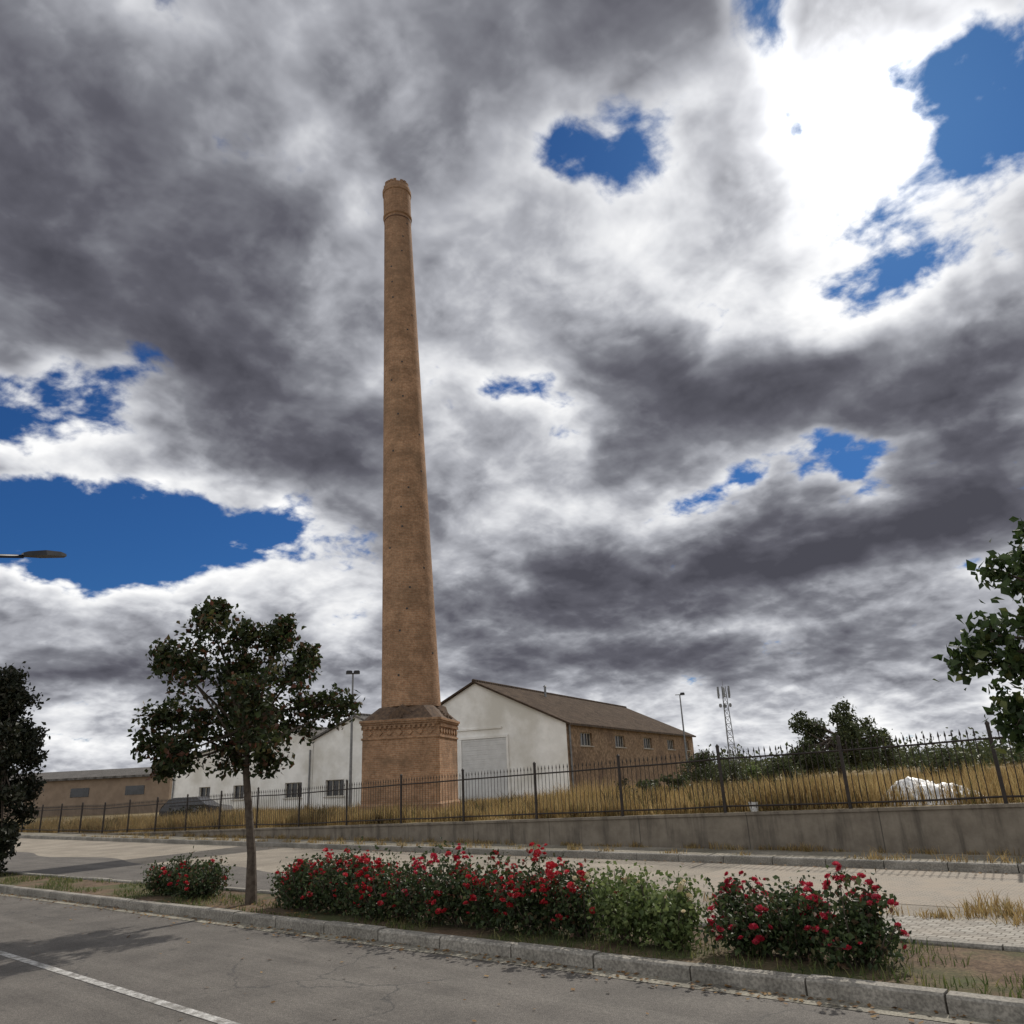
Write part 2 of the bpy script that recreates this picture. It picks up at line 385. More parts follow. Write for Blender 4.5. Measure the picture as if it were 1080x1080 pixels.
def shed(name,t0,W,D,e0,e1,ap,az,front,side,mw,ms,mroof,P0=(-30.7,39.5),door=None,fwd=0):
    par=empty(name); P=(P0[0]+WX*t0-LX*fwd,P0[1]+WY*t0-LY*fwd)
    fr=MB();pn=MB();fm=MB();sd=MB(); zb=-.3; m=min(e0,e1)
    wall_holes(fr,pn,fm,P,WX,WY,LX,LY,W,zb,m,front)
    pt=lambda u,l,z:(P[0]+WX*u+LX*l,P[1]+WY*u+LY*l,z)
    fr.add([pt(0,0,m),pt(W,0,m),pt(W,0,e1+1e-4),pt(ap,0,az),pt(0,0,e0+1e-4)],[(0,1,2,3,4)])
    fr.add([pt(0,D,zb),pt(W,D,zb),pt(W,D,e1),pt(ap,D,az),pt(0,D,e0)],[(0,1,2,3,4)])
    wall_holes(sd,pn,fm,P,LX,LY,WX,WY,D,zb,e0,side)
    fr.add([pt(W,0,zb),pt(W,D,zb),pt(W,D,e1),pt(W,0,e1)],[(0,1,2,3)])
    fr.obj('gable_walls',mw,par); sd.obj('side_wall',ms,par); pn.obj('windows',M_glass,par); fm.obj('window_frames',M_frame,par)
    rf=MB(); oh=.22; th=.13
    for (ua,za,sg) in((0,e0,-1),(W,e1,1)):
        sl=(az-za)/(ap-ua); ue=ua+sg*oh*1.4; ze=za+sl*(ue-ua)
        q=[(ue,ze+.02),(ap,az+.02),(ap,az+.02+th),(ue,ze+.02+th)]
        vs=[pt(u,l,z) for l in(-oh,D+oh) for u,z in q]
        rf.add(vs,[(0,1,2,3),(4,5,6,7),(0,1,5,4),(3,2,6,7),(0,3,7,4)])
    rf.tube([pt(ap,-oh,az+.17),pt(ap,D+oh,az+.17)],[.11,.11],6)
    rf.obj('roof',mroof,par)
    if door:
        a,b,h=door; dm=MB(); n=int((h)/.14); ang=math.atan2(WY,WX)
        for i in range(n):
            z=.1+(i+.5)*h/n; c=pt((a+b)/2,-.02,z); dm.box(c,(b-a,.05+.02*(i%2),h/n*.94),ang)
        dm.obj('roller_door',M_door,par)
        dm=MB()
        for u in(a-.08,b+.08): dm.box(pt(u,-.04,(h+.2)/2),(.14,.1,h+.2),ang)
        dm.box(pt((a+b)/2,-.045,h+.2),(b-a+.3,.11,.16),ang); dm.obj('door_frame',M_white,par)
    return par,pt
s1,pt1=shed('white_warehouse',0,12.87,30.2,4.9,4.9,6.43,7.9,[],[(2.15+6.5*i,4.25+6.5*i,3.6,4.42) for i in range(4)]+[(27.6,28.6,3.6,4.4)],M_white,M_brown,M_tile,door=(4.2,7.5,4.2))
mb=MB(); mb.tube([pt1(-.1,0.3,0),pt1(-.1,.3,4.8)],[.06,.06],6); mb.tube([pt1(-.22,0,4.86),pt1(-.22,30.2,4.86)],[.08,.08],6)
mb.obj('gutter_pipe',M_pole,s1)
mb=MB(); mb.tube([pt1(5.4,9,7.2),pt1(5.4,9,8.3)],[.09,.09],8); mb.tube([pt1(5.4,9,8.3),pt1(5.4,9,8.42)],[.16,.05],8); mb.obj('roof_vent',M_pole,s1)
mb=MB(); ang=math.atan2(WY,WX); mb.box(pt1(8.6,-.03,4.95),(8.2,.08,.12),ang); mb.obj('string_course',M_white,s1)
s2,pt2=shed('white_shed',12.88,7.1,24,5.0,5.05,3.4,6.45,[(4.25,5.9,1.15,2.25)],[],M_white,M_white,M_tileg,fwd=.05)
s3,pt3=shed('white_shed',19.99,14.2,22,5.3,4.25,2.85,6.05,[(.9,2.5,1.15,2.2),(6.5,7.6,1.2,2.2),(10,11.2,1.2,2.2)],[],M_white,M_white,M_tileg,fwd=.1)
mb=MB()
for u in(.2,14.0): mb.tube([pt3(u,-.08,0),pt3(u,-.08,4.4)],[.06,.06],6)
mb.obj('downpipes',M_pole,s3)
fac=empty('low_factory')
mb=MB(); A=Vector((-100,31)); B=Vector((-84.5,40.5)); dv=(B-A).normalized(); nv=Vector((-dv.y,dv.x))
A=B-dv*70
def q4(A,B,z0,z1): return [(A.x,A.y,z0),(B.x,B.y,z0),(B.x,B.y,z1),(A.x,A.y,z1)]
C=B+nv*25; Dd=A+nv*25
mb.add(q4(A,B,-.3,3.7),[(0,1,2,3)]); mb.add(q4(B,C,-.3,3.7),[(0,1,2,3)]); mb.add(q4(C,Dd,-.3,3.7),[(0,1,2,3)]); mb.add(q4(Dd,A,-.3,3.7),[(0,1,2,3)])
mb.obj('walls',M_beige,fac)
mb=MB(); e=-nv*.4
vs=[(A.x+e.x,A.y+e.y,3.7),(B.x+e.x,B.y+e.y,3.7),(B.x+nv.x*12.5,B.y+nv.y*12.5,4.9),(A.x+nv.x*12.5,A.y+nv.y*12.5,4.9),(C.x,C.y,3.7),(Dd.x,Dd.y,3.7)]
vs+=[(v[0],v[1],v[2]+.22) for v in vs]
mb.add(vs,[(0,1,2,3),(3,2,4,5),(6,7,8,9),(9,8,10,11),(0,1,7,6),(1,2,8,7),(2,4,10,8)]); mb.obj('roof',M_tileg,fac)
mb=MB()
for i in range(10):
    p=B-dv*(4+6.5*i)-nv*.02; mb.box((p.x,p.y,2.4),(2.2,.06,.9),math.atan2(dv.y,dv.x))
mb.obj('windows',M_glass,fac)

# ------------------------------------------------------------------ poles, mast
def pos(az,d): return (math.sin(rad(az))*d,math.cos(rad(az))*d)
def floodpole(az,d,H,heads=2):
    x,y=pos(az,d); p=empty('street_lamp'); mb=MB(); mb.tube([(x,y,0),(x,y,H*.5),(x,y,H)],[.09,.07,.045],8); mb.tube([(x,y,0),(x,y,.35)],[.13,.13],8)
    r=Vector((math.cos(rad(az)),-math.sin(rad(az)),0))
    mb.tube([Vector((x,y,H))-r*.35,Vector((x,y,H))+r*.35],[.03,.03],6); mb.obj('pole',M_pole,p)
    mb=MB()
    for s in ((-1,1) if heads==2 else (1,)):
        c=Vector((x,y,H+.03))+r*.2*s; mb.box(c,(.34,.30,.14),-rad(az)); mb.box(c+Vector((0,0,.09)),(.26,.22,.04),-rad(az))
    mb.obj('lamp_heads',M_dark,p)
floodpole(-52.95,44,7.6); floodpole(-29.7,62,7.3,1)
mx,my=pos(-26.7,150); par=empty('cell_tower'); mb=MB(); H=16.2
leg=lambda k,z:(mx+(.9-.03*z)*math.cos(k*2*math.pi/3+.4),my+(.9-.03*z)*math.sin(k*2*math.pi/3+.4),z)
for k in range(3):
    mb.tube([leg(k,0),leg(k,H)],[.09,.07],5)
    for i in range(13): 
        z=i*1.2; mb.tube([leg(k,z),leg((k+1)%3,z+1.2)],[.045,.045],4); mb.tube([leg(k,z+1.2),leg((k+1)%3,z+1.2)],[.04,.04],4)
mb.tube([(mx,my,H-1),(mx,my,H+1.4)],[.05,.03],5); mb.obj('lattice',M_pole,par)
mb=MB()
for k in range(6):
    a=k*math.pi/3; r=1.1; mb.box((mx+r*math.cos(a),my+r*math.sin(a),H-.9-(k%2)*.3),(.2,.34,1.7),a)
for k in range(3):
    a=k*2.1; mb.tube([(mx+.9*math.cos(a),my+.9*math.sin(a),H-3.4),(mx+1.1*math.cos(a),my+1.1*math.sin(a),H-3.4)],[.35,.35],12)
mb.obj('antennas',M_pole,par)
par=empty('street_lamp'); mb=MB(); px,py=-16.5,.1-1.3
pts=[(px,py,.1),(px,py,3),(px,py,4.6),(px,py+.25,5.1),(px,py+.9,5.45),(px,py+2.6,5.72),(px,py+4.6,5.98),(px,py+5.8,6.17)]
mb.tube(pts,[.10,.08,.065,.06,.052,.045,.04,.035],10); mb.tube([(px,py,.1),(px,py,.5)],[.14,.14],10); mb.obj('pole',M_dark,par,True)
mb=MB(); c=Vector((px,py+6.15,6.26)); M=Matrix.Rotation(rad(9),4,'X')
prof=[(-.38,.03),(-.3,.055),(0,.075),(.28,.06),(.38,.02)]
vs=[];fs=[]
for (yy,h) in prof:
    w_=.05+.1*(1-abs(yy)/.5); vs+=[c+M@Vector((-w_,yy,-.03)),c+M@Vector((w_,yy,-.03)),c+M@Vector((w_*.8,yy,h)),c+M@Vector((-w_*.8,yy,h))]
for i in range(4):
    for k in range(4): fs.append((i*4+k,i*4+(k+1)%4,i*4+4+(k+1)%4,i*4+4+k))
fs+=[(0,1,2,3),(16,17,18,19)]; mb.add(vs,fs); mb.obj('lamp_head',M_dark,par)

# ------------------------------------------------------------------ foliage
def leaves(name,C,size,mat,parent,jit=.3,asp=.6,up=.35):
    n=len(C)
    d=rng.normal(size=(n,3)); d[:,2]-=up; d/=np.linalg.norm(d,axis=1,keepdims=True)
    a=rng.normal(size=(n,3)); s=np.cross(d,a); s/=np.linalg.norm(s,axis=1,keepdims=True); nn=np.cross(d,s)
    L=size*(1+jit*rng.normal(size=(n,1))).clip(.4,1.8); W=L*asp*.5
    v=np.stack([C-d*L*.5,C-d*L*.12+s*W+nn*W*.3,C+d*L*.5,C-d*L*.12-s*W+nn*W*.3],1)
    F=np.arange(n*4).reshape(n,4)
    return npobj(name,v,F,mat,parent)
def crown_pts(clumps,dens,tipk=26):
    out=[];tips=[]
    for (c,r) in clumps:
        c=np.array(c); nt=int(9+tipk*r)
        for i in range(nt):
            d=rng.normal(size=3); d/=np.linalg.norm(d); q=c+d*r*rng.uniform(.25,1.02)*np.array([1,1,.85]); tips.append((c,q))
            m=max(3,int(dens*rng.uniform(.3,1.5)))
            sp=rng.uniform(.07,.14)*(.6+r)
            out.append(q+rng.normal(size=(m,3)).clip(-1.7,1.7)*sp)
    return np.concatenate(out),tips
def tree(name,base,trunk,clumps,dens,lsize,lmat,tr=.085,asp=.6):
    par=empty(name); mb=MB()
    trunk=[Vector(p) for p in trunk]
    n=len(trunk); mb.tube(trunk,[tr*(1.25 if i==0 else 1)*(1-.5*i/n) for i in range(n)],9)
    C,tips=crown_pts(clumps,dens)
    top=trunk[-1]; fork=trunk[-2]
    for (c,r) in clumps:
        c=Vector(c); s=fork.lerp(top,random.uniform(0,1)); mid=s.lerp(c,.5)+Vector((random.uniform(-.08,.08),random.uniform(-.08,.08),-.06+.1*random.random()))
        mb.tube([s,mid,c],[tr*.38,tr*.26,tr*.13],6)
    for (c,q) in tips:
        if random.random()<.7: mb.tube([c,(c+q)/2+rng.normal(size=3)*.03,q],[tr*.10,tr*.07,tr*.03],4,False)
    mb.obj('trunk_and_branches',M_bark,par); leaves('foliage',C,lsize,lmat,par,asp=asp)
    return par
L_tree=leafmat('broad_leaves',[(0,(.018,.028,.010)),(.5,(.032,.047,.014)),(.80,(.055,.062,.018)),(.93,(.09,.045,.022)),(1,(.12,.045,.03))],.32)
L_tree2=leafmat('broad_leaves_green',[(0,(.020,.036,.012)),(.5,(.035,.060,.018)),(.85,(.06,.09,.028)),(1,(.09,.10,.03))],.30)
L_dark=leafmat('dark_leaves',[(0,(.012,.016,.009)),(.6,(.022,.028,.012)),(1,(.04,.035,.02))],.2)
L_olive=leafmat('olive_leaves',[(0,(.035,.045,.018)),(.6,(.06,.075,.03)),(1,(.10,.11,.045))],.25)
L_rose=leafmat('rose_leaves',[(0,(.022,.034,.014)),(.5,(.040,.062,.022)),(.85,(.07,.10,.035)),(1,(.12,.06,.04))],.3)
L_pale=leafmat('pale_rose_leaves',[(0,(.06,.09,.03)),(.6,(.12,.16,.05)),(1,(.20,.24,.09))],.35)
B=Vector((-11.8,7.1,.08)); rt=Vector((.495,.869,0)); dp=Vector((-.869,.495,0)); Cn=B-rt*.19
cl=[(-.69,4.22,.40),(-.66,4.52,.16),(-.18,4.10,.34),(.36,3.98,.34),(.45,4.28,.16),(-1.0,3.45,.46),(-1.32,3.75,.2),(-.25,3.52,.52),(.56,3.42,.46),(.85,3.75,.2),(1.15,3.05,.42),(1.50,2.92,.26),(-1.40,2.87,.34),(-.76,2.76,.48),(-.03,2.76,.52),(.78,2.72,.40),(-1.38,2.40,.26),(-.91,2.26,.34),(-.25,2.2,.34),(.29,2.12,.26),(-1.2,2.05,.16)]
clumps=[]
for (r,z,s) in cl: clumps.append((Cn+rt*r+dp*random.uniform(-.5,.5)*min(1,2*s)+Vector((0,0,z)),s))
for (d,z) in((.95,3.0),(-.95,3.1),(.8,2.5),(-.85,2.5),(.4,3.5)): clumps.append((Cn+dp*d+rt*random.uniform(-.4,.4)+Vector((0,0,z)),.42))
tree('street_tree',B,[B,B+Vector((-.02,-.03,.7)),B-rt*.12+Vector((0,0,1.35)),B-rt*.20+Vector((0,0,1.95)),B-rt*.22+Vector((0,0,2.9))],clumps,36,.096,L_tree,.075)
B=Vector((-.13,8.25,.08)); rt=Vector((.97,.24,0)); dp=Vector((-.1,.99,0)); clumps=[]
for (r,z,s) in [(-1.50,2.48,.15),(-1.26,2.64,.2),(-1.2,2.34,.14),(-.95,2.28,.2),(-.95,2.68,.18),(-.92,3.0,.15),(-1.08,3.16,.12),(-.85,3.3,.15),(-.72,3.48,.12),(-.62,2.62,.3),(-1.26,2.06,.16),(-1.22,1.86,.13),(-1.12,1.70,.11),(-.62,2.05,.24),(-.55,1.75,.18),(-.5,3.1,.3),(-.1,2.6,.5),(-.15,3.1,.45),(-.1,2.1,.35),(0,3.5,.3),(.5,3.3,.45),(.6,2.7,.5),(1.0,3.0,.4),(1.2,2.5,.35),(.3,2.1,.35)]:
    clumps.append((B+rt*r+dp*random.uniform(-.2,.2)+Vector((0,0,z)),s))
for d in(-.9,.9): clumps.append((B+dp*d+Vector((.3,0,2.8)),.45))
tree('street_tree',B,[B,B+Vector((.02,0,.8)),B+Vector((.0,0,1.6)),B+Vector((0,.02,2.7))],clumps,15,.09,L_tree2,.075,.66)
B=Vector((-22.95,6.45,.08)); clumps=[]
for i in range(84):
    z=.25+4.4*(i+random.random())/84; R=1.25*min(1,(5.3-z)/2.6)*min(1,.72+z*.25); a=random.uniform(0,6.28); r=R*math.sqrt(random.random())*.85
    clumps.append((B+Vector((r*math.cos(a),r*math.sin(a),z)),random.uniform(.26,.42)))
tree('plum_tree',B,[B,B+Vector((0,0,1.5)),B+Vector((.02,0,3)),B+Vector((0,0,4.6))],clumps,24,.11,L_dark,.09)
x,y=pos(-20.1,40); B=Vector((x,y,.75)); rt=Vector((math.cos(rad(20)),math.sin(rad(20)),0)); dp=Vector((-rt.y,rt.x,0)); clumps=[]
for i in range(46):
    a=random.uniform(0,6.28); rr=math.sqrt(random.random()); h=random.random()
    clumps.append((B+rt*(2.4*rr*math.cos(a))+dp*(2.0*rr*math.sin(a))+Vector((0,0,.9+(2.6*math.sqrt(max(0,1-rr*rr*.85)))*h)),random.uniform(.35,.6)))
tree('field_tree',B,[B,B+Vector((.1,0,.7)),B+Vector((.2,0,1.5)),B+Vector((.2,0,2.4))],clumps,16,.16,L_olive,.14,.45)
def shrub(name,x,y,z,R,H,n,lsize,mat):
    par=empty(name); c=[]
    k=max(5,int(R*9))
    for i in range(k):
        a=random.uniform(0,6.28); r=R*math.sqrt(random.random())*.8; h=random.uniform(.2,.85)*H*(1-.4*r/R)
        c.append(((x+r*math.cos(a),y+r*math.sin(a),z+h),H*.22))
    C,tips=crown_pts(c,n); mb=MB()
    for (cc,rr) in c: mb.tube([(x,y,z),cc],[.03,.01],4,False)
    mb.obj('stems',M_bark,par); leaves('foliage',C,lsize,mat,par)
for (az,d,R,H,m) in [(-28.6,58,1.6,3.0,L_olive),(-23.8,37,1.1,2.0,L_olive),(-24.9,42,.9,1.6,L_pale),(-27.0,50,1.2,2.0,L_olive),(-34,36,.7,1.0,L_dark),(-33,34,.8,.9,L_olive),(-31,40,1.2,1.2,L_olive),(-63.2,44,1.0,1.2,L_dark),(-13.5,34,1.2,1.5,L_olive)]:
    x,y=pos(az,d); shrub('shrub',x,y,zf(x),R,H,14,.13,m)
C=[]
for i in range(420):
    az=random.uniform(-36,4); d=random.uniform(170,330); x,y=pos(az,d); h=random.uniform(2,4.5)*(1.2+mnoise.noise(Vector((az*.35,0,3))))
    C.append(np.array([x,y,0])+rng.normal(size=(90,3))*np.array([2.2,2.2,h*.35])+np.array([0,0,h*.55]))
C=np.concatenate(C); C=C[C[:,2]>.2]
leaves('distant_trees',C,.9,L_olive,None)
C=[]
for i in range(160):
    az=random.uniform(-84,-60); d=random.uniform(150,260); x,y=pos(az,d); h=random.uniform(1,2.2)
    C.append(np.array([x,y,0])+rng.normal(size=(60,3))*np.array([2,2,h*.3])+np.array([0,0,h*.5]))
C=np.concatenate(C); C=C[C[:,2]>.2]; leaves('distant_trees',C,.7,L_olive,None)

# ------------------------------------------------------------------ roses
P_red=leafmat('red_petals',[(0,(.26,.010,.016)),(.5,(.44,.018,.028)),(.85,(.58,.04,.055)),(1,(.58,.10,.12))],.25,.5)
P_pink=leafmat('crimson_petals',[(0,(.28,.010,.025)),(.6,(.46,.022,.05)),(1,(.56,.08,.12))],.25,.5)
P_cream=leafmat('cream_petals',[(0,(.6,.5,.3)),(1,(.75,.68,.5))],.25,.5)
def flowers(name,C,mat,par,size=.05):
    V=[];F=[];o=0
    for c in C:
        c=Vector(c); ax=Vector((random.gauss(0,.5),random.gauss(0,.5),1)).normalized()
        u=ax.orthogonal().normalized(); w=ax.cross(u); s=size*random.uniform(.5,1.2)
        for ring,(n,r,h) in enumerate(((5,.75,.0),(5,.5,.25),(3,.25,.4))):
            for k in range(n):
                a=2*math.pi*k/n+ring*.6+random.uniform(-.2,.2); dd=u*math.cos(a)+w*math.sin(a); tt=u*-math.sin(a)+w*math.cos(a)
                b0=c+ax*(s*(h-.3)); wd=s*(.5 if ring<2 else .35)
                V+= [b0+dd*s*.1,b0+dd*s*r+tt*wd+ax*s*.35,b0+dd*s*(r+.25)+ax*s*.6,b0+dd*s*r-tt*wd+ax*s*.35]; F.append((o,o+1,o+2,o+3)); o+=4
    mb=MB(); mb.v=[tuple(v) for v in V]; mb.f=F; return mb.obj(name,mat,par)
def rose(x,y,R,H,lm,pm,nf,nl=3000,fs=.044):
    par=empty('rose_bush'); z=.085; st=MB(); cl=[];fl=[]
    ns=int(14+R*24)
    for i in range(ns):
        a=random.uniform(0,6.28); r=R*math.sqrt(random.random()); h=H*random.uniform(.5,1.18)*(1-.25*(r/R)**2)
        tip=Vector((x+r*math.cos(a),y+r*math.sin(a)*.9,z+h)); b=Vector((x+.3*r*math.cos(a),y+.3*r*math.sin(a),z))
        mid=b.lerp(tip,.55)+Vector((math.cos(a)*.05,math.sin(a)*.05,.03)); st.tube([b,mid,tip],[.009,.007,.004],4,False)
        for k in range(5):
            p=b.lerp(tip,random.uniform(.25,1.0)); cl.append((p,random.uniform(.06,.12)))
        if random.random()<.95: fl.append(tip)
    st.obj('stems',M_bark,par)
    per=max(4,nl//len(cl)); P=[np.array(c)+rng.normal(size=(per,3)).clip(-1.8,1.8)*s for c,s in cl]; P=np.concatenate(P); P=P[P[:,2]>z+.03]
    leaves('foliage',P,.05,lm,par,asp=.65)
    F=[]
    while len(F)<nf:
        t=random.choice(fl); m=random.randint(1,6)
        for k in range(m): F.append(t+Vector((random.gauss(0,.06),random.gauss(0,.06),random.gauss(.0,.05)+.02)))
    for k in range(nf//3):
        a=random.uniform(0,6.28); F.append(Vector((x+R*.95*math.cos(a),y+R*.85*math.sin(a),z+H*random.uniform(.25,.8))))
    flowers('flowers',F,pm,par,fs)
cy=lambda x:(K1(x)+.15+K2(x))/2
for (x,dy_,R,H,lm,pm,nf) in [(-14.45,0,.42,.48,L_rose,P_red,18),(-13.9,0,.45,.55,L_rose,P_red,22),(-13.35,0,.42,.46,L_rose,P_red,14),
    (-10.75,-.05,.42,.52,L_rose,P_red,26),(-10.3,-.1,.46,.60,L_rose,P_red,34),(-9.75,-.1,.48,.68,L_rose,P_red,48),(-9.2,-.12,.50,.74,L_rose,P_red,56),(-8.6,-.15,.48,.66,L_rose,P_red,50),(-7.95,-.15,.52,.74,L_rose,P_pink,62),
    (-7.35,-.2,.48,.68,L_rose,P_red,54),(-6.8,-.2,.50,.66,L_rose,P_red,52),(-6.2,-.2,.52,.74,L_rose,P_red,84),(-5.65,-.22,.48,.68,L_rose,P_red,56),
    (-5.1,-.22,.46,.64,L_pale,P_cream,7),(-4.62,-.25,.38,.56,L_pale,P_cream,5),
    (-3.80,-.25,.38,.58,L_rose,P_pink,48),(-3.36,-.24,.36,.54,L_rose,P_pink,34),(-2.86,-.26,.42,.60,L_rose,P_pink,56)]:
    rose(x,cy(x)+dy_+random.uniform(-.06,.06),R,H,lm,pm,nf)

# ------------------------------------------------------------------ grasses
def blades(name,X,Y,Z,H,W,mat,lean=.35):
    n=len(X); a=rng.uniform(0,2*np.pi,n); l=np.abs(rng.normal(0,lean,n))*H; b=rng.uniform(0,2*np.pi,n)
    dx,dy=np.cos(b)*l,np.sin(b)*l; wx,wy=np.cos(a)*W/2,np.sin(a)*W/2
    v=np.empty((n,5,3))
    v[:,0]=np.stack([X-wx,Y-wy,Z],1); v[:,1]=np.stack([X+wx,Y+wy,Z],1)
    v[:,2]=np.stack([X+wx*.8+dx*.35,Y+wy*.8+dy*.35,Z+H*.55],1); v[:,3]=np.stack([X-wx*.8+dx*.35,Y-wy*.8+dy*.35,Z+H*.55],1)
    v[:,4]=np.stack([X+dx,Y+dy,Z+H],1)
    me=bpy.data.meshes.new(name); b5=(np.arange(n)*5)[:,None]
    q=(b5+np.array([[0,1,2,3]])).tolist(); t=(b5+np.array([[3,2,4]])).tolist()
    me.from_pydata(v.reshape(-1,3).tolist(),[],q+t); me.update(); me.materials.append(mat)
    o=bpy.data.objects.new(name,me); COL.objects.link(o); return o
G_dry=leafmat('dry_grass_blades',[(0,(.17,.11,.045)),(.4,(.31,.215,.09)),(.8,(.43,.32,.15)),(1,(.12,.12,.04))],.4,.8)
G_brown=leafmat('brown_weed_blades',[(0,(.06,.04,.02)),(.5,(.12,.085,.04)),(1,(.10,.10,.04))],.3,.8)
G_green=leafmat('green_grass_blades',[(0,(.05,.075,.02)),(.6,(.09,.12,.035)),(1,(.22,.20,.08))],.35,.7)
zfv=np.vectorize(zf)
n=4600; u=rng.random(n); yc=16.75+u**1.9*36; xc=rng.uniform(-54,3,n)
hc=np.array([.44+.42*mnoise.noise(Vector((a*.22,b*.3,0)))+.14*mnoise.noise(Vector((a*.9,b*.9,5))) for a,b in zip(xc,yc)])
keep=hc>.14; xc,yc,hc=xc[keep],yc[keep],hc[keep]
k=34; X=np.repeat(xc,k)+rng.normal(0,.22,len(xc)*k); Y=np.abs(np.repeat(yc,k)+rng.normal(0,.22,len(xc)*k)-16.68)+16.68
H=np.repeat(hc,k)*rng.uniform(.5,1.35,len(X))
blades('dry_grass',X,Y,zfv(X)-.02,H,rng.uniform(.012,.026,len(X)),G_dry)
n=420; xc=rng.uniform(-48,2,n); yc=16.9+rng.random(n)**1.6*32; mk=np.array([mnoise.noise(Vector((a*.16,b*.2,9)))>.0 for a,b in zip(xc,yc)]); xc,yc=xc[mk],yc[mk]
k=60; X=np.repeat(xc,k)+rng.normal(0,.28,len(xc)*k); Y=np.abs(np.repeat(yc,k)+rng.normal(0,.22,len(xc)*k)-16.7)+16.7
blades('dry_weeds',X,Y,zfv(X)-.02,np.repeat(rng.uniform(.35,.85,len(xc)),k)*rng.uniform(.4,1.1,len(X)),rng.uniform(.015,.035,len(X)),G_brown,.5)
n=16000; X=rng.uniform(-30,6,n); f=rng.random(n); Y=np.array([K1(x)+.17+(K2(x)-K1(x)-.25)*t for x,t in zip(X,f)])
m=np.array([mnoise.noise(Vector((a*.9,b*1.5,2)))>-.1 for a,b in zip(X,Y)])
X,Y=X[m],Y[m]; blades('median_grass',X,Y,np.full(len(X),.08),rng.uniform(.03,.11,len(X)),rng.uniform(.006,.014,len(X)),G_green,.6)
xc=np.concatenate([rng.normal(-1.6,.7,50),rng.uniform(-40,3,150),rng.uniform(-40,3,90),rng.uniform(-8,3,25)]); yc=np.concatenate([rng.normal(11.0,.28,50),16.38-np.abs(rng.normal(0,.12,150)),15.2+np.abs(rng.normal(0,.05,90)),np.full(25,10.6)])
zc=np.where((yc>15),.12,.004); k=26; X=np.repeat(xc,k)+rng.normal(0,.09,len(xc)*k); Y=np.minimum(np.repeat(yc,k)+rng.normal(0,.06,len(xc)*k),16.39)
blades('pavement_weeds',X,Y,np.repeat(zc,k),np.repeat(rng.uniform(.05,.18,len(xc)),k)*rng.uniform(.5,1.2,len(X)),rng.uniform(.008,.016,len(X)),G_dry,.6)
L_fall=leafmat('fallen_leaves',[(0,(.10,.05,.02)),(.5,(.20,.11,.04)),(1,(.28,.18,.07))],.2,.8)
n=900; X=rng.uniform(-22,4,n); Y=np.array([K1(x) for x in X])-np.abs(rng.normal(0,.16,n))-.02; Z=np.full(n,.014)
X2=rng.normal(-11.8,1.3,320); Y2=np.array([K1(x)+.25 for x in X2])+rng.random(320)*.9; Z2=np.full(320,.11)
X3=rng.uniform(-20,3,260); Y3=rng.uniform(1,6,260); Z3=np.full(260,.012)
X4=rng.uniform(-25,3,500); Y4=15.0-np.abs(rng.normal(0,.25,500)); Z4=np.full(500,.016)
C=np.stack([np.concatenate([X,X2,X3,X4]),np.concatenate([Y,Y2,Y3,Y4]),np.concatenate([Z,Z2,Z3,Z4])],1); n=len(C)
a=rng.uniform(0,6.28,n); L=rng.uniform(.015,.035,n)[:,None]; d=np.stack([np.cos(a),np.sin(a),rng.normal(0,.12,n)],1); s=np.stack([-np.sin(a),np.cos(a),rng.normal(0,.25,n)],1)
npobj('fallen_leaves',np.stack([C-d*L,C+s*L*.6,C+d*L,C-s*L*.6],1),np.arange(n*4).reshape(n,4),L_fall)

# ------------------------------------------------------------------ white heap, bucket, parked car
mb=MB(); n=36; vs=[];fs=[]; hx,hy=-4.75,17.5
for j in range(n):
    for i in range(n):
        u=i/(n-1)*2-1; v=j/(n-1)*2-1; r=math.sqrt(u*u+v*v)
        e=max(0,1-r**2.2)
        h=.56*e*(.75+.5*mnoise.noise(Vector((u*2.2,v*2.2,1))))+.12*abs(mnoise.noise(Vector((u*6,v*6,4))))*min(1,e*3)+.04*mnoise.noise(Vector((u*14,v*14,4)))*min(1,e*3)
        x=hx+u*1.1; vs.append((x,hy+v*.6,zf(x)-.03+h))
for j in range(n-1):
    for i in range(n-1): fs.append((j*n+i,j*n+i+1,(j+1)*n+i+1,(j+1)*n+i))
mb.add(vs,fs); mb.obj('white_tarp_heap',M_tarp,None,True)
mb=MB(); x=-8.05; z=zf(x); mb.lathe(x,16.75,[(.09,z,0,0),(.12,z+.18,0,0),(.13,z+.19,0,0),(.11,z+.19,0,0),(.085,z+.02,0,0)],16); mb.obj('white_bucket',M_tarp)
par=empty('parked_car'); x,y=pos(-62.6,55); cm=Matrix.Translation((x,y,zf(x)))@Matrix.Rotation(rad(28+8),4,'Z')
M_car=pmat('dark_car_paint',(.015,.016,.02),(.02,.02,.025),3,.25,0,spec=.6)
side=[(-2,.3),(-2,.75),(-1.9,.95),(-1.55,1.35),(-1.2,1.45),(.2,1.45),(.95,.98),(1.8,.85),(2,.6),(2,.3)]
mb=MB(); nn=len(side)
def cw(z): return .85 if z<1 else .85-(z-1)*.4
vs=[cm@Vector((a,s*cw(b),b)) for s in(-1,1) for a,b in side]
mb.add(vs,[(i,(i+1)%nn,nn+(i+1)%nn,nn+i) for i in range(nn)]+[tuple(range(nn)),tuple(range(nn,2*nn))]); mb.obj('body',M_car,par)
mb=MB()
for wx in(-1.3,1.3):
    for s in(-1,1): mb.tube([cm@Vector((wx,s*.68,.31)),cm@Vector((wx,s*.88,.31))],[.31,.31],16)
mb.obj('wheels',M_dark,par)
mb=MB()
for s in(-1,1): mb.add([cm@Vector(p) for p in((-1.5,s*.856,1.0),(.75,s*.856,1.0),(.1,s*.71,1.38),(-1.3,s*.71,1.38))],[(0,1,2,3)])
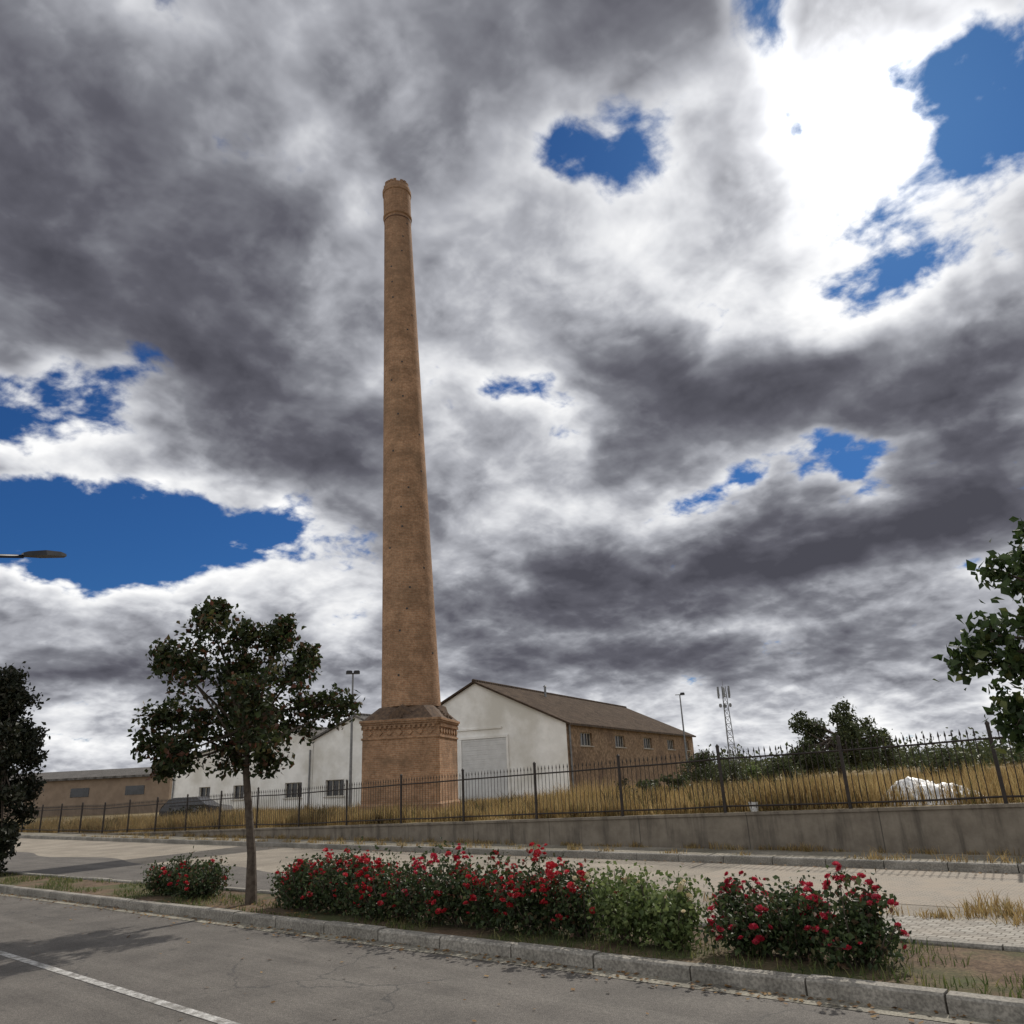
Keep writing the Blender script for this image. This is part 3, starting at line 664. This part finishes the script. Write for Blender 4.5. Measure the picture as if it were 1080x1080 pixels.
mb.add([cm@Vector(p) for p in((-1.91,-.7,1.0),(-1.91,.7,1.0),(-1.6,.6,1.33),(-1.6,-.6,1.33))],[(0,1,2,3)]); mb.obj('windows',M_glass,par)

# ------------------------------------------------------------------ world: sky with broken cloud
# charted cloud map in azimuth / elevation (deg): az, el, half-widths, tilt, weight
COVER=[(-67.5,17.0,13,2.8,0,-1.05),(-73.5,16,8,2.8,0,-.75),(-72,20.8,7,1.9,-5,-.7),(-17.4,20,6,1.8,10,-1.0),(-37.8,25.9,3.5,1.7,-10,-1.0),(-41.2,27.6,2.5,1.2,0,-.9),
 (-15,38.3,2.8,3.2,0,-.75),(-12,33.7,3.4,2.8,-30,-.95),(-4,33.3,6,2.8,5,-1.3),(-2.0,41.5,6,4,0,-1.0),(-16.5,47,3.0,2.4,0,-.9),(-31.5,41.3,6,2.6,-20,-.9),(-77,25.3,4,1.8,0,-.9),(-24,18.5,4,1.1,0,-.75)]
SHADE=[(-75.5,41.5,12,7,0,-.32),(-63.5,40,11,5,0,-.32),(-73.5,30.5,13,5,0,-.36),(-63.5,27.8,13,4,-8,-.36),(-55.8,23,7,3,-10,-.34),(-41,46,9,4,0,-.26),(-26,49,10,3.2,0,-.40),(-53,51,9,3,0,-.12),
 (-22.8,27.2,8,3.8,0,-.62),(-28.5,22.6,5,3,0,-.3),(-10,22.8,11,2.6,5,-.52),(-9,17,8,4,0,-.44),(-18,14.5,14,2.4,5,-.50),(-31.5,13.6,12,2.3,0,-.42),(-40,11.3,10,1.6,0,-.34),(-52.5,17.5,5,3,0,-.25),
 (-69.5,7.4,9,1.4,0,-.46),(-36.3,7.8,14,1.3,0,-.40),(-18,6.9,12,1.3,0,-.34),
 (-29,34.8,10,4,-10,.22),(-16.5,31.5,8,2.5,0,.28),(-42.5,30.8,4,5,0,.12),(-35.2,20,7,2,0,.20),(-66.5,14,14,1.8,0,.28),(-13.5,19.8,5,1.4,0,.3),(-76,23,5,2,0,.3),(-65.5,20.2,9,1.2,0,.35),(-57,44.5,6,3,0,.16),(-34.5,49,4,3,0,.15),
 (-10,39,8,7,0,.16),(-25,2.8,28,2.4,0,.20),(-65,3.6,25,2.2,0,.14)]
def chart(lst,a,e):
    s=0
    for (la,le,sa,se,ro,wt) in lst:
        r=rad(ro); x,y=a-la,e-le; u=(x*math.cos(r)+y*math.sin(r))/(sa*1.5); v=(-x*math.sin(r)+y*math.cos(r))/(se*1.5)
        s+=wt*1.15*max(0,1-math.hypot(u,v))
    return s
w=bpy.data.worlds.new('World'); scene.world=w; w.use_nodes=True; t=NT(w.node_tree); t.n.clear()
w.cycles.sampling_method='MANUAL'; w.cycles.sample_map_resolution=512
out=t.new('ShaderNodeOutputWorld'); bg=t.new('ShaderNodeBackground'); t.link(bg.outputs[0],out.inputs[0]); STR=.1; bg.inputs[1].default_value=STR
sky=t.new('ShaderNodeTexSky'); sky.sky_type='NISHITA'; sky.sun_disc=False; sky.sun_elevation=SUN_EL; sky.sun_rotation=SUN_AZ
sky.air_density=1.0; sky.dust_density=.3; sky.ozone_density=3
tc=t.new('ShaderNodeTexCoord'); D=tc.outputs['Generated']
sp=t.new('ShaderNodeSeparateXYZ'); t.link(D,sp.inputs[0]); dx,dy,dz=sp.outputs
ZC=.34
zz=t.m('ADD',t.m('MAXIMUM',dz,0),ZC)
pv=t.new('ShaderNodeVectorMath',operation='DIVIDE'); pc=t.new('ShaderNodeCombineXYZ'); 
for i in range(3): t.link(zz,pc.inputs[i])
t.link(D,pv.inputs[0]); t.link(pc.outputs[0],pv.inputs[1]); P2=pv.outputs[0]
wn=t.noise(P2,4.0,3,.5,dim='2D'); wv=t.vadd(wn.outputs[1],(-.5,-.5,-.5)); ws=t.new('ShaderNodeSeparateXYZ'); t.link(wv,ws.inputs[0])
az=t.m('MULTIPLY',t.m('ARCTAN2',dx,dy),57.2958); el=t.m('MULTIPLY',t.m('ARCSINE',dz),57.2958)
az2=t.m('MULTIPLY_ADD',ws.outputs[0],13,az); el2=t.m('MULTIPLY_ADD',ws.outputs[1],t.m('MULTIPLY_ADD',el,.24,1.5),el)
apos=t.m('MULTIPLY_ADD',az2,1/102,90/102)
bands=[0,2,3.7,5.5,7.5,9.5,12,14,16,18,20,22,25,28,31,35,39,43,48]
prev=None
for i,e in enumerate(bands):
    n=t.new('ShaderNodeValToRGB'); r=n.color_ramp; r.interpolation='LINEAR'; E=r.elements
    while len(E)<31: E.new(.5)
    for k in range(31):
        a=-90+102*k/30; E[k].position=k/30
        E[k].color=(.5+.45*chart(SHADE,a,e),.5+.35*chart(COVER,a,e),0,1)
    t.link(apos,n.inputs[0])
    if prev is None: prev=n.outputs[0]
    else:
        f=t.mr(el2,bands[i-1],e,smooth=False); prev=t.mix(f,prev,n.outputs[0])
cs=t.new('ShaderNodeSeparateColor'); t.link(prev,cs.inputs[0])
shade=t.m('MULTIPLY_ADD',cs.outputs[0],1/.45,-.5/.45); cover=t.m('MULTIPLY_ADD',cs.outputs[1],1/.35,-.5/.35)
PW=t.vadd(P2,t.vscale(wv,.06))
ps=Vector((SUN.x,SUN.y,0))/(SUN.z+ZC)
tv=t.new('ShaderNodeVectorMath',operation='SUBTRACT'); tv.inputs[0].default_value=ps; t.link(P2,tv.inputs[1])
tn=t.new('ShaderNodeVectorMath',operation='NORMALIZE'); t.link(tv.outputs[0],tn.inputs[0])
PO=t.vadd(PW,t.vscale(tn.outputs[0],.042))
def vor(P,det):
    n=t.new('ShaderNodeTexVoronoi',voronoi_dimensions='2D',feature='F1'); n.normalize=True
    n.inputs['Scale'].default_value=7.0; n.inputs['Detail'].default_value=det; n.inputs['Roughness'].default_value=.6; n.inputs['Lacunarity'].default_value=2.3
    t.link(P,n.inputs['Vector']); return n.outputs['Distance']
n1=t.noise(PW,4.4,9,.58,dim='2D').outputs[0]; n2=t.noise(PO,4.4,5,.56,dim='2D').outputs[0]
v1=vor(PW,3); v2=vor(PO,2)
nB=t.m('MULTIPLY_ADD',v1,-.38,t.m('ADD',n1,.125)); nB2=t.m('MULTIPLY_ADD',v2,-.38,t.m('ADD',n2,.125))
relief=t.m('SUBTRACT',nB,nB2)
fb=t.m('MULTIPLY',t.m('SUBTRACT',nB,.5),2.4)
cv=t.m('ADD',t.m('ADD',.74,cover),t.m('MULTIPLY',fb,.95))
alpha=t.mr(cv,-.02,.34)
edge=t.mr(cv,.15,.85,.26,0)
# cloud faces opposite the sun are lit from the front and brighter
front=t.mr(dy,.15,-.7,0,.30)
S=t.m('ADD',t.m('ADD',t.m('ADD',t.m('ADD',.585,front),shade),t.m('MULTIPLY',fb,-.12)),edge)
S=t.m('MULTIPLY_ADD',relief,1.05,S)
cloud=t.ramp(S,[(0,(.07,.07,.088)),(.22,(.115,.115,.140)),(.42,(.215,.22,.25)),(.62,(.43,.44,.48)),(.80,(.72,.73,.76)),(1,(1,1,1))])
sd=t.new('ShaderNodeVectorMath',operation='DOT_PRODUCT'); t.link(D,sd.inputs[0]); sd.inputs[1].default_value=SUN
dt=t.m('MAXIMUM',sd.outputs['Value'],0)
gl=t.m('ADD',t.m('MULTIPLY',t.m('POWER',dt,260),1.4),t.m('MULTIPLY',t.m('POWER',dt,32),.11))
gl=t.m('MULTIPLY',gl,t.mr(S,.25,.95,.2,1.0))
sc=t.vscale(t.vadd(cloud,gl),1/STR)
tint=t.new('ShaderNodeVectorMath',operation='MULTIPLY'); t.link(sky.outputs[0],tint.inputs[0]); tint.inputs[1].default_value=(.14,.32,.56)
fin=t.mix(alpha,tint.outputs[0],sc); t.link(fin,bg.inputs[0])

# ------------------------------------------------------------------ sun + camera
ld=bpy.data.lights.new('sun','SUN'); ld.energy=3.6; ld.angle=rad(.8); ld.color=(1,.94,.85); lo=bpy.data.objects.new('sun',ld); COL.objects.link(lo)
lo.rotation_euler=(-SUN).to_track_quat('-Z','Y').to_euler(); lo.location=(0,0,40)
yaw,pitch,roll=rad(41),rad(19),rad(2.6)
F=Vector((-math.sin(yaw)*math.cos(pitch),math.cos(yaw)*math.cos(pitch),math.sin(pitch)))
R0=Vector((math.cos(yaw),math.sin(yaw),0)); U0=R0.cross(F)
R=R0*math.cos(roll)-U0*math.sin(roll); U=U0*math.cos(roll)+R0*math.sin(roll)
cd=bpy.data.cameras.new('camera'); cd.sensor_width=36; cd.lens=820/1080*36; cd.clip_end=12000; cd.clip_start=.05
co=bpy.data.objects.new('camera',cd); COL.objects.link(co)
M=Matrix((R,U,-F)).transposed().to_4x4(); M.translation=Vector((0,0,1.7)); co.matrix_world=M
scene.camera=co
scene.view_settings.view_transform='Standard'; scene.view_settings.look='None'; scene.view_settings.exposure=0
